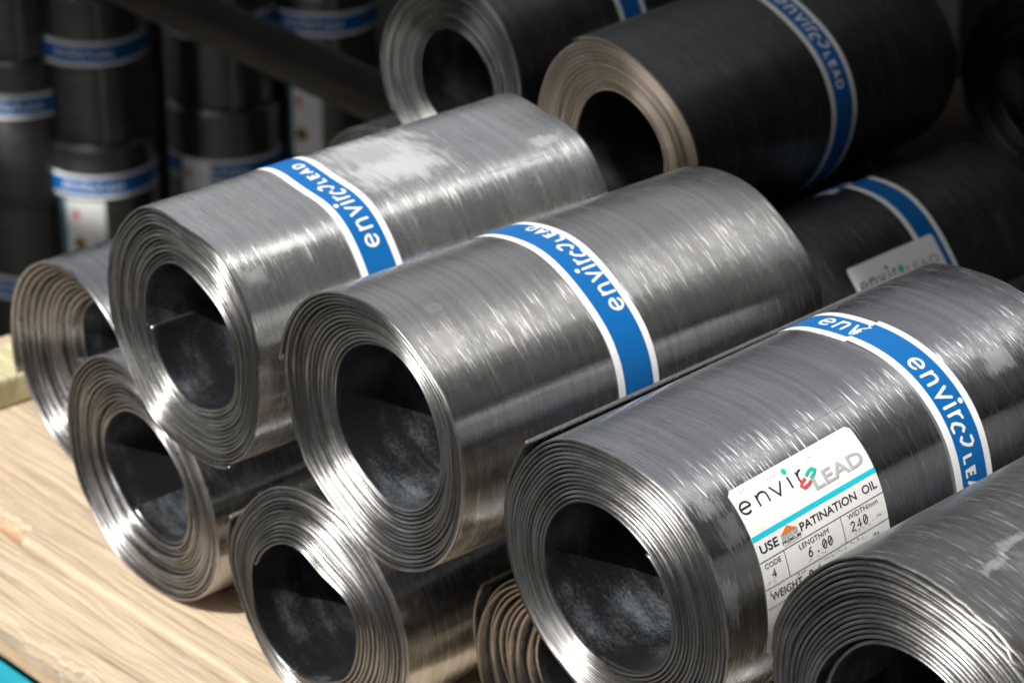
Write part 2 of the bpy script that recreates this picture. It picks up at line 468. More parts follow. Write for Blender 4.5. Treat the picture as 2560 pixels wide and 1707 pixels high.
# unseen back wall added to give the rolls a dark horizon to reflect
fen = tag(empty('added_wall', (0, 2.8, GZ)), 'dark corrugated steel wall added out of view beyond the standing columns', 'wall')
link_keep(corrugated('panel', -9.0, 1.3, 2, lambda t, h: (2.8 + h, GZ + 2.6 * t), None, M['roof']), fen)
link_keep(corrugated('tall_panel', 1.3, 4.95, 2, lambda t, h: (2.76 + h, GZ + 4.4 * t), None, M['roof']), fen)

sw = tag(empty('added_wall', (5.0, -1.0, GZ)), 'dark corrugated wall added out of view along the right side', 'wall')  # unseen wall added to darken reflections on the roll flanks
def side_wall():
    vs_, fs_ = [], []
    n = 320
    for i in range(n + 1):
        y = -5.0 + 7.7 * i / n
        h = 0.012 * math.sin(i * math.pi / 2)
        vs_ += [(5.0 + h, y, GZ), (5.0 + h, y, GZ + 4.3)]
    for i in range(n):
        fs_.append((2 * i, 2 * i + 2, 2 * i + 3, 2 * i + 1))
    return mesh_obj('panel', vs_, fs_, M['roof'])
link_keep(side_wall(), sw)
fw = tag(empty('added_wall', (0, -5.0, GZ)), 'dark corrugated steel wall added behind the camera to cut sky light', 'wall')  # unseen wall added to cut the sky light from the front
link_keep(corrugated('panel', -9.0, 9.0, 2, lambda t, h: (-5.0 + h, GZ + 4.3 * t), None, M['roof']), fw)

# ------------------------------------------------------------------ wooden pallet
def board(name, x0, x1, y0, y1, z0, z1, mat, parent, rag=0.0, seed=0, nx=160, cup=0.0008, notch=None):
    ny = 10
    vs_, loops = [], []
    for i in range(nx + 1):
        x = x0 + (x1 - x0) * i / nx
        rf = rag * (noise.noise((x * 14, seed, 0)) * 0.9 + noise.noise((x * 60, seed, 3)) * 0.5 + noise.noise((x * 170, seed, 5)) * 0.3)
        if rag:
            rf += rag * 0.9 * max(0, noise.noise((x * 33, seed, 9)) - 0.25)
        if notch and notch[0] < x < notch[1]:
            rf += notch[2] * min(1.0, (x - notch[0]) / 0.004, (notch[1] - x) / 0.004) * (0.8 + 0.4 * noise.noise((x * 150, 2, seed)))
        rb = 0.001 * noise.noise((x * 20, seed, 7))
        ya, yb = y0 + rf, y1 + rb
        ring = [(x, ya + 0.0025 + 0.4 * rf, z0), (x, ya + 0.0012 * noise.noise((x * 90, 3, seed)), (z0 + z1) / 2), (x, ya + 0.0006, z1 - 0.002)]
        for k in range(ny + 1):
            t = k / ny
            y = ya + 0.002 + (yb - ya - 0.004) * t
            z = z1 + cup * noise.noise((x * 3, y * 55 + 0.6 * noise.noise((x * 6, y * 9, seed)), seed)) + 0.0006 * noise.noise((x * 25, y * 160, seed))
            ring.append((x, y, z))
        ring += [(x, yb, z1 - 0.002), (x, yb, z0)]
        loops.append(len(vs_))
        vs_ += ring
    L_ = ny + 6
    fs_ = []
    for i in range(nx):
        a, b = loops[i], loops[i + 1]
        for k in range(L_):
            k2 = (k + 1) % L_
            fs_.append((a + k, b + k, b + k2, a + k2))
    fs_.append(tuple(loops[0] + k for k in range(L_)))
    fs_.append(tuple(loops[-1] + k for k in reversed(range(L_))))
    return mesh_obj(name, vs_, fs_, mat, parent, smooth=False)

pal = tag(empty('pallet', (0.2, 0.1, -0.0795)), 'pale wooden pallet with splintered front edge under the front rolls', 'pallet')
def P(o, par=pal):
    return link_keep(o, par)
TH = 0.018
P(board('board', -0.44, 0.95, -0.0700, -0.0170, -TH, 0.0, M['wood'], None, rag=0.0055, seed=1, nx=700))
P(board('board', -0.44, 0.95, -0.0148, 0.1100, -TH, 0.0005, M['wood'], None, rag=0.0008, seed=2, nx=560, notch=(-0.247, -0.203, 0.013)))
P(board('board', -0.44, 0.95, 0.1125, 0.1350, -TH, 0.0, M['wood'], None, rag=0.001, seed=6))
P(board('board', -0.22, 0.95, 0.1500, 0.2500, -TH, 0.0, M['wood'], None, rag=0.001, seed=3))
for i, x in enumerate((-0.40, -0.232, -0.105, 0.30, 0.85)):
    P(bm_obj('block', box_geo(x, x + 0.092, -0.025, 0.05, -0.0795, -TH - 0.0005, 0.003), M['wood_red']))
    P(bm_obj('block', box_geo(x, x + 0.075, 0.13, 0.24, -0.0795, -TH - 0.0005, 0.003), M['wood_red']))
P(bm_obj('splinter', box_geo(-0.250, -0.200, -0.0165, 0.002, -0.016, -0.008, 0.002), M['wood_red']))

bat = tag(empty('timber_batten', (-0.37, 0.15, 0.0005)), 'greenish treated timber batten lying on the pallet at far left', 'timber')
link_keep(bm_obj('batten', box_geo(-0.392, -0.347, 0.03, 0.26, 0.0010, 0.0205, 0.0025), M['wood_green']), bat)

# teal painted pallet below
tp = tag(empty('teal_pallet', (0.2, 0.05, -0.115)), 'teal painted pallet underneath the wooden pallet', 'pallet')
for y0, y1 in ((-0.095, -0.026), (0.005, 0.075), (0.12, 0.25)):
    link_keep(bm_obj('board', box_geo(-0.36, 1.0, y0, y1, -0.098, -0.080, 0.002), M['teal']), tp)
for x in (-0.34, -0.1, 0.4, 0.9):
    link_keep(bm_obj('bearer', box_geo(x, x + 0.08, -0.15, 0.25, GZ + 0.001, -0.0985, 0.003), M['teal']), tp)

# rear pallet carrying the shaded rolls
rp = tag(empty('pallet', (-0.1, 0.5, -0.0535)), 'shaded wooden pallet under the dark rolls at the back', 'pallet')
for k, (y0, y1) in enumerate(((0.295, 0.385), (0.40, 0.49), (0.505, 0.60))):
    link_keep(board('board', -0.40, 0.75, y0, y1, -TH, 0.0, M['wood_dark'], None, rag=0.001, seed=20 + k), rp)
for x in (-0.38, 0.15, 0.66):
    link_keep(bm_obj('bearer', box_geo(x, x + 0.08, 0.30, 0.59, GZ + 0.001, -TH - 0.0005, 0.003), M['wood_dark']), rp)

# dark steel rail crossing behind the stack
rail = tag(empty('steel_rail', (-0.5, 0.66, GZ)), 'dark steel angle rail crossing behind the stacks at upper left', 'rail')
RY, RZ = 0.66, -0.032
def sloped(bm):
    for v in bm.verts:
        v.co.z += 0.010 - 0.040 * (v.co.x + 0.742)
    return bm
link_keep(bm_obj('flange', sloped(box_geo(-2.2, 0.95, RY, RY + 0.004, RZ - 0.020, RZ + 0.008, 0.001)), M['steel']), rail)
link_keep(bm_obj('flange', sloped(box_geo(-2.2, 0.95, RY - 0.032, RY - 0.0002, RZ - 0.020, RZ - 0.016, 0.001)), M['rust']), rail)
for x, dz in ((-2.15, 0.066), (0.9, -0.056)):
    link_keep(bm_obj('post', box_geo(x - 0.02, x + 0.02, RY + 0.0045, RY + 0.045, GZ, RZ + dz, 0.002), M['steel']), rail)

# unseen shelf added over the standing columns to keep them in deep shade
rk = tag(empty('added_shelf', (-1.9, 1.2, GZ)), 'dark shelf added out of view above the standing columns', 'rack')
for k in range(7):
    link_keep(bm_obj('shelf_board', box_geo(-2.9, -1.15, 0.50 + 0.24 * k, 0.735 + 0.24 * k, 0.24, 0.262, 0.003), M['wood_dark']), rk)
rk2 = tag(empty('added_shelf', (0.1, 1.1, GZ)), 'dark shelf added out of view above the shaded rolls at the back', 'rack')  # second unseen shelf, added to darken the tops of the rear rolls
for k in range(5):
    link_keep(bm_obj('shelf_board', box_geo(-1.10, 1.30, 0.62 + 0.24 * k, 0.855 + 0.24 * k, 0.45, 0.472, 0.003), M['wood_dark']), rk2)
for x, y in ((-1.07, 1.72), (1.27, 0.66), (1.27, 1.72)):
    link_keep(bm_obj('post', box_geo(x - 0.03, x + 0.03, y - 0.03, y + 0.03, GZ, 0.4495, 0.003), M['steel']), rk2)
for x, y in ((-2.86, 0.54), (-2.86, 2.1), (-1.19, 2.1)):
    link_keep(bm_obj('post', box_geo(x - 0.03, x + 0.03, y - 0.03, y + 0.03, GZ, 0.2395, 0.003), M['steel']), rk)

# ------------------------------------------------------------------ lead rolls
def fr(c, t):
    r = c[0] + 0 * t
    for j in range(1, (len(c) + 1) // 2):
        r = r + c[2 * j - 1] * np.cos(j * t) + c[2 * j] * np.sin(j * t)
    return r / 1000.0

class Roll:
    """A wound sheet of lead: spiral cross-section between the traced hole and outer outlines."""
    def __init__(self, pos, yaw=0.0, tilt=0.0, L=0.24, cone=0.0, ro=(67.0,), rh=(37.0,), turns=14, th=1.42, end=90.0, sense=1,
                 lift=0.0, lift_deg=35.0, inlift=0.0, steps=96, ragged=0.0, jit=0.0006, seed=1, mats=None, dents=0.0004, gap_var=0.22,
                 stand=False, cone_pow=1.0, label='', group=None):
        self.ro, self.rh = list(ro), list(rh)
        self.L = L
        a = Vector((math.sin(yaw) * math.cos(tilt), math.cos(yaw) * math.cos(tilt), math.sin(tilt)))
        if stand:
            a = Vector((0, 0, -1.0))
            ex = Vector((1, 0, 0))
            ez = Vector((0, -1, 0))
            ex = Matrix.Rotation(yaw, 3, 'Z') @ ex
            ez = Matrix.Rotation(yaw, 3, 'Z') @ ez
        else:
            ex = a.cross(Vector((0, 0, 1))).normalized()
            ez = ex.cross(a)
        rot = Matrix((ex, a, ez)).transposed()
        self.R = fr(self.ro, np.array(-math.pi / 2)).item()
        base = Vector(pos) + (a * L if stand else -ez * self.R)
        self.root = empty('lead_roll', base, rot)
        self.off = Vector((0, -L, 0)) if stand else Vector((0, 0, self.R))          # front-face centre in local coordinates
        tag(self.root, label, 'lead roll', group)
        self.seed = seed
        self.dents = dents
        self.end = math.radians(end)
        n = int(turns * steps) + 1
        ph = np.linspace(0, 2 * math.pi * turns, n)
        th_ = self.end + sense * (ph - ph[-1])
        w = ph / ph[-1]
        rnd = random.Random(seed)
        # uneven winding: some turns lie tighter than others
        kn = [rnd.uniform(-1, 1) for _ in range(int(turns) + 4)]
        tt = ph / (2 * math.pi)
        ti = np.floor(tt).astype(int)
        tf = tt - ti
        sm = tf * tf * (3 - 2 * tf)
        kv = np.array(kn)
        off = kv[ti] * (1 - sm) + kv[ti + 1] * sm
        wob = np.array([noise.noise((math.cos(t) * 1.9, math.sin(t) * 1.9, k * 0.45 + seed * 7.1)) for t, k in zip(th_, tt)])
        rin, rout = fr(self.rh, th_), fr(self.ro, th_)
        T = th / 1000.0
        span = rout - rin - T
        pitch = span / turns
        r = rin + T / 2 + span * w + (off * gap_var * 0.45 + wob * gap_var * 1.2) * np.maximum(pitch - T * 0.93, pitch * 0.25) * np.minimum(1, 6 * (1 - w)) * np.minimum(1, 6 * w)
        la = np.zeros(n)
        if lift:
            d = np.clip((ph - (ph[-1] - math.radians(lift_deg))) / math.radians(lift_deg), 0, 1)
            la = lift / 1000.0 * d ** 1.5
            r = r + la
        if inlift:
            d = np.clip((math.radians(70) - ph) / math.radians(70), 0, 1)
            r = r - inlift / 1000.0 * d ** 1.6
        kj = np.array([rnd.gauss(0, 1) for _ in range(int(turns) + 4)])
        jy = (kj[ti] * (1 - sm) + kj[ti + 1] * sm) * jit
        wy = np.array([noise.noise((math.cos(t) * 1.1 + 5, math.sin(t) * 1.1, k * 0.5 + seed)) for t, k in zip(th_, tt)]) * jit * 1.5
        yf = cone * (1 - w) ** cone_pow + jy + wy
        if ragged:
            ex_ = np.array([noise.noise((t * 9, k * 0.8, seed)) + 0.7 * noise.noise((t * 30, k * 2.0, seed + 4)) for t, k in zip(th_, tt)])
            yf = yf + ragged / 1000.0 * ex_ * (0.06 + 0.94 * (w > 1 - 1.3 / turns))
        px, pz = r * np.cos(th_), r * np.sin(th_)
        tx, tz = np.gradient(px), np.gradient(pz)
        ln = np.hypot(tx, tz)
        nxn, nzn = tz / ln, -tx / ln
        flip = np.sign(nxn * np.cos(th_) + nzn * np.sin(th_))
        nxn, nzn = nxn * flip, nzn * flip
        arc = np.concatenate([[0], np.cumsum(np.hypot(np.diff(px), np.diff(pz)))])
        h = T / 2
        yb = L + jy * 0.8
        # profile: (which side along normal, y)
        prof = []
        ysub = [0.003, 0.05, 0.10, 0.15, 0.20]
        B = 0.00080
        for f in reversed(ysub):
            prof.append((-1.0, f, None))
        prof += [(-1.0, B * 1.6, None), (-0.86, B * 0.45, None), (-0.45, 0.0, None), (0.45, 0.0, None), (0.86, B * 0.45, None), (1.0, B * 1.6, None)]
        for f in ysub:
            prof.append((1.0, f, None))
        prof += [(1.0, None, 0.0008), (0.6, None, 0.0), (-0.6, None, 0.0), (-1.0, None, 0.0008)]
        K = len(prof)
        V = np.empty((n, K, 3))
        U = np.empty((n, K, 2))
        PU = np.empty((n, K, 2))
        TU = np.empty((n, K, 2))
        kl = np.array([rnd.uniform(-1, 1) for _ in range(int(turns) + 4)])
        lean = (kl[ti] * (1 - sm) + kl[ti + 1] * sm) * 0.55 + 0.25 * wob
        thd = np.degrees(np.mod(th_, 2 * math.pi))
        thd = np.where(thd > 270, thd - 360, thd)
        for k, (s, f, bk) in enumerate(prof):
            if bk is None:
                y = yf + (f if f < 0.004 else f * (L / 0.24)) + (lean * s * h if f < 0.002 else 0.0)
            else:
                y = yb - bk
            dn = 0.0
            if dents:
                dn = np.array([noise.noise((math.cos(t) * 2.2, math.sin(t) * 2.2, yy * 14 + seed * 3.3)) for t, yy in zip(th_, y)]) * dents * np.clip((w - 0.6) / 0.4, 0, 1)
            dn = dn - la * 0.75 * np.clip(y / L, 0, 1)
            V[:, k, 0] = px + nxn * h * s + np.cos(th_) * dn + self.off.x
            V[:, k, 1] = y + self.off.y
            V[:, k, 2] = pz + nzn * h * s + np.sin(th_) * dn + self.off.z
            U[:, k, 0] = y + (0.37 if s < 0 else 0.0)
            U[:, k, 1] = arc
            PU[:, k, 0] = y
            PU[:, k, 1] = thd / 100.0
            TU[:, k, 0] = tt
            TU[:, k, 1] = seed * 1.7
        faces, mi = [], []
        inner_turn = int(steps * 1.05)
        nse = len(ysub)
        for k in range(K):
            k2 = (k + 1) % K
            edge = nse <= k < nse + 5 or (k >= 2 * nse + 6 and k < K - 1)
            for i in range(n - 1):
                a_, b_ = i * K + k, (i + 1) * K + k
                c_, d_ = (i + 1) * K + k2, i * K + k2
                faces.append((a_, b_, c_, d_) if sense > 0 else (a_, d_, c_, b_))
                if edge:
                    mi.append(1)
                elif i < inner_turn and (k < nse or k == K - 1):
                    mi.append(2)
                else:
                    mi.append(0)
        for i, rev in ((0, sense > 0), (n - 1, sense < 0)):
            ring = [i * K + k for k in range(K)]
            faces.append(tuple(reversed(ring)) if not rev else tuple(ring))
            mi.append(1)
        self.sheet = mesh_obj('lead_sheet', V.reshape(-1, 3), faces, mats or [M['lead'], M['edge'], M['inside']], self.root, mi,
                              uvs={'sheet': U.reshape(-1, 2), 'polar': PU.reshape(-1, 2), 'turn': TU.reshape(-1, 2)})
        for q in (-1, -2):
            self.sheet.data.polygons[q].use_smooth = False
        # outer skin radius by angle, for things stuck on it
        last = ph > ph[-1] - 2 * math.pi
        ths, rs = np.mod(th_[last], 2 * math.pi), r[last] + h
        o_ = np.argsort(ths)
        self.sk_t, self.sk_r = ths[o_], rs[o_]

    def skin(self, th, y, up=0.0):
        t = th % (2 * math.pi)
        r = float(np.interp(t, self.sk_t, self.sk_r, period=2 * math.pi)) + up
        if self.dents:
            r += noise.noise((math.cos(th) * 2.2, math.sin(th) * 2.2, y * 14 + self.seed * 3.3)) * self.dents
        return (r * math.cos(th) + self.off.x, y + self.off.y, r * math.sin(th) + self.off.z)

    # strip of paper on the skin from th0 to th1 (degrees), y0..y1
    def strip(self, name, th0, th1, y0, y1, up, mat, parent=None, thick=0.0, step=2.0, edge0=None):
        n = max(2, int(abs(th1 - th0) / step))
        ny = 4
        vs_, fs_ = [], []
        for i in range(n + 1):
            for k in range(ny + 1):
                th = th0 + (th1 - th0) * i / n
                if edge0 is not None and i == 0:
                    th = th0 + edge0[k % len(edge0)]
                vs_.append(self.skin(math.radians(th), y0 + (y1 - y0) * k / ny, up))
        for i in range(n):
            for k in range(ny):
                a = i * (ny + 1) + k
                q = (a, a + ny + 1, a + ny + 2, a + 1)
                fs_.append(q if th1 < th0 else tuple(reversed(q)))
        return mesh_obj(name, vs_, fs_, mat, parent or self.root)

    # flat artwork (list of 2-D triangles in mm) wrapped on the skin
    def wrap(self, name, tris_v, tris_f, th0, y0, sx, sy, up, mat, parent, shear=0.0):
        """artwork x runs round the roll (sx=+1: towards growing angle), artwork y along the axis (sy=+1: away)"""
        Rm = 0.067
        vs_ = [self.skin(th0 + sx * x / 1000.0 / Rm, y0 + sy * y / 1000.0, up) for x, y in tris_v]
        fs_ = [tuple(f) if sx * sy < 0 else tuple(reversed(f)) for f in tris_f]
        return mesh_obj(name, vs_, fs_, mat, parent)

    def wrap_label(self, name, tris_v, tris_f, th_top, y0, up, mat, parent, slope=0.03):
        """artwork x along the axis, artwork y down round the roll (mm)"""
        Rm = 0.067
        vs_ = []
        for x, y in tris_v:
            th = math.radians(th_top + slope * x) - y / 1000.0 / Rm
            vs_.append(self.skin(th, y0 + x / 1000.0, up))
        return mesh_obj(name, vs_, [tuple(f) for f in tris_f], mat, parent)

# ------------------------------------------------------------------ lettering
def refine(vs_, fs_, maxlen):
    bm = bmesh.new()
    bv = [bm.verts.new((x, y, 0)) for x, y in vs_]
    for f in fs_:
        try:
            bm.faces.new([bv[i] for i in f])
        except ValueError:
            pass
    bmesh.ops.triangulate(bm, faces=bm.faces[:])
    for _ in range(6):
        es = [e for e in bm.edges if e.calc_length() > maxlen]
        if not es:
            break
        bmesh.ops.subdivide_edges(bm, edges=es, cuts=1)
        bmesh.ops.triangulate(bm, faces=[f for f in bm.faces if len(f.verts) > 3])
    bmesh.ops.recalc_face_normals(bm, faces=bm.faces[:])
    bm.verts.index_update()
    for f in bm.faces:
        f.normal_update()
    out_v = [(v.co.x, v.co.y) for v in bm.verts]
    out_f = []
    for f in bm.faces:
        idx = [v.index for v in f.verts]
        (x1, y1), (x2, y2), (x3, y3) = [out_v[i] for i in idx[:3]]
        if (x2 - x1) * (y3 - y1) - (x3 - x1) * (y2 - y1) < 0:
            idx.reverse()
        out_f.append(idx)
    bm.free()
    return out_v, out_f

def stroke(pts, w, caps=True, taper=None):
    """polyline -> ribbon polygon quads with round ends (counter-clockwise faces)"""
    pts = [Vector((p[0], p[1])) for p in pts]
    n = len(pts)
    vs_, fs_ = [], []
    for i in range(n):
        d = (pts[min(i + 1, n - 1)] - pts[max(i - 1, 0)]).normalized()
        nn = Vector((-d.y, d.x))
        k = 1.0
        if 0 < i < n - 1:
            d1 = (pts[i] - pts[i - 1]).normalized()
            k = 1 / max(0.35, abs(nn.dot(Vector((-d1.y, d1.x)))))
        hw = w / 2 * (taper[i] if taper else 1.0) * k
        vs_ += [tuple(pts[i] + nn * hw), tuple(pts[i] - nn * hw)]
    for i in range(n - 1):
        fs_.append((2 * i, 2 * i + 1, 2 * i + 3, 2 * i + 2))
    if caps:
        for i, j in ((0, 1), (n - 1, n - 2)):
            d = (pts[i] - pts[j]).normalized()
            a0 = math.atan2(d.y, d.x)
            hw = w / 2 * (taper[i] if taper else 1.0)
            c = len(vs_)
            ring = [tuple(pts[i] + Vector((math.cos(a0 + a), math.sin(a0 + a))) * hw) for a in np.linspace(-math.pi / 2, math.pi / 2, 7)]
            vs_ += ring
            fs_.append(tuple(range(c, c + 7)))
    return vs_, fs_

def disc(x, y, r, n=20):
    return [(x + r * math.cos(2 * math.pi * i / n), y + r * math.sin(2 * math.pi * i / n)) for i in range(n)], [tuple(range(n))]

def arc_pts(cx, cy, rx, ry, a0, a1, n=14):
    return [(cx + rx * math.cos(math.radians(a0 + (a1 - a0) * i / n)), cy + ry * math.sin(math.radians(a0 + (a1 - a0) * i / n))) for i in range(n + 1)]

GLYPH = {   # unit = x-height, strokes only
    'e': [[(0.07, 0.50), (0.48, 0.51), (0.88, 0.52)] + arc_pts(0.47, 0.50, 0.42, 0.48, 8, 312, 16)],
    'n': [[(0.0, 0.0), (0.0, 1.0)], [(0.0, 0.62), (0.08, 0.82), (0.24, 0.95), (0.42, 0.98), (0.58, 0.92), (0.67, 0.76), (0.69, 0.55), (0.69, 0.0)]],
    'v': [[(0.0, 1.0), (0.37, 0.02), (0.74, 1.0)]],
    'i': [[(0.0, 0.0), (0.0, 1.0)]],
    'r': [[(0.0, 0.0), (0.0, 1.0)], [(0.0, 0.55), (0.07, 0.78), (0.2, 0.93), (0.42, 0.99)]],
    # the two hooked links that stand for the o
    '<': [[(0.62, 0.70), (0.46, 0.86), (0.26, 0.74), (0.06, 0.36), (0.02, 0.10), (0.18, -0.08), (0.46, -0.06)]],
    '>': [[(0.42, 1.06), (0.72, 1.10), (0.88, 0.92), (0.82, 0.62), (0.62, 0.26), (0.42, 0.14), (0.26, 0.28)]],
    'L': [[(0.0, 1.0), (0.0, 0.0), (0.56, 0.0)]],
    'E': [[(0.58, 1.0), (0.0, 1.0), (0.0, 0.0), (0.58, 0.0)], [(0.0, 0.52), (0.5, 0.52)]],
    'A': [[(0.0, 0.0), (0.40, 1.0), (0.80, 0.0)], [(0.16, 0.33), (0.64, 0.33)]],
    'D': [[(0.0, 0.0), (0.0, 1.0), (0.30, 1.0)] + arc_pts(0.30, 0.5, 0.42, 0.5, 80, -80, 10) + [(0.30, 0.0), (0.0, 0.0)]],
}

def put(art, vs_, fs_, fx=lambda p: p):
    n = len(art[0])
    art[0].extend([fx(p) for p in vs_])
    art[1].extend([tuple(i + n for i in f) for f in fs_])

def glyph(art, ch, x, y, size, w, xs=1.0, caps=True):
    for pl in GLYPH[ch]:
        v_, f_ = stroke([(px * xs * size, py * size) for px, py in pl], w, caps)
        put(art, v_, f_, lambda p: (p[0] + x, p[1] + y))
    if ch == 'i':
        v_, f_ = disc(0, 1.46 * size, w * 0.95)
        put(art, v_, f_, lambda p: (p[0] + x, p[1] + y))

def band_art(upto=99, start=0):
    """enviro-LEAD logo, x from 0 (mm), baseline 0"""
    art = ([], [])
    xh, w = 7.4, 1.45
    seq = [('e', -3.6), ('n', 6.6), ('v', 15.4), ('i', 24.0), ('r', 27.8)]
    for ch, x in seq[start:upto]:
        glyph(art, ch, x, 0.0, xh, w)
    if upto >= 6:
        glyph(art, '<', 31.6, -0.6, xh, 1.55, 1.05)
        glyph(art, '>', 36.6, 0.2, xh, 1.55, 1.05)
    if upto >= 7:
        for ch, x in (('L', 47.4), ('E', 53.6), ('A', 58.8), ('D', 66.0)):
            glyph(art, ch, x, 0.0, 5.4, 1.45, 1.0, False)
    return art

FONT_CACHE = {}
def font_art(txt, offset=0.0, shear=0.0):
    key = (txt, offset, shear)
    if key in FONT_CACHE:
        return FONT_CACHE[key]
    cu = bpy.data.curves.new('t', 'FONT')
    cu.body = txt
    cu.size = 1.0
    cu.offset = offset
    cu.shear = shear
    cu.resolution_u = 3
    ob = bpy.data.objects.new('t', cu)
    COL.objects.link(ob)
    dg = bpy.context.evaluated_depsgraph_get()
    ev = ob.evaluated_get(dg)
    me = ev.to_mesh()
    v_ = [(v.co.x, v.co.y) for v in me.vertices]
    f_ = [tuple(p.vertices) for p in me.polygons]
    ev.to_mesh_clear()
    bpy.data.objects.remove(ob)
    bpy.data.curves.remove(cu)
    FONT_CACHE[key] = (v_, f_)
    return FONT_CACHE[key]

def text_in(art, txt, x0, x1, ybase, cap, offset=0.0, down=True):
    """text fitted between x0..x1, capitals cap mm high, baseline ybase (y grows downwards when down)"""
    v_, f_ = font_art(txt, offset)
    xs = [p[0] for p in v_]
    hcap = 0.73
    k = (x1 - x0) / max(1e-6, max(xs) - min(xs))
    mn = min(xs)
    sg = -1 if down else 1
    put(art, v_, f_, lambda p: (x0 + (p[0] - mn) * k, ybase + sg * p[1] / hcap * cap))

def add_band(R_, y0, y1, base_y, th_start, sx, sy, white=4.0, lo=-170, hi=175, shift2=None, upto=99, text=True):
    """printed paper band round the roll; its blue print and lettering are parts of it"""
    b = R_.strip('paper_band', hi, lo, y0, y1, 0.00035, M['white'])
    bl = R_.strip('blue_print', hi - 0.5, lo + 0.5, y0 + white / 1000.0, y1 - white / 1000.0, 0.00050, M['blue'], b)
    if text:
        art = refine(*band_art(upto), 1.6)
        R_.wrap('lettering', art[0], art[1], math.radians(th_start), base_y, sx, sy, 0.00064, M['ink_white'], b)
    return b

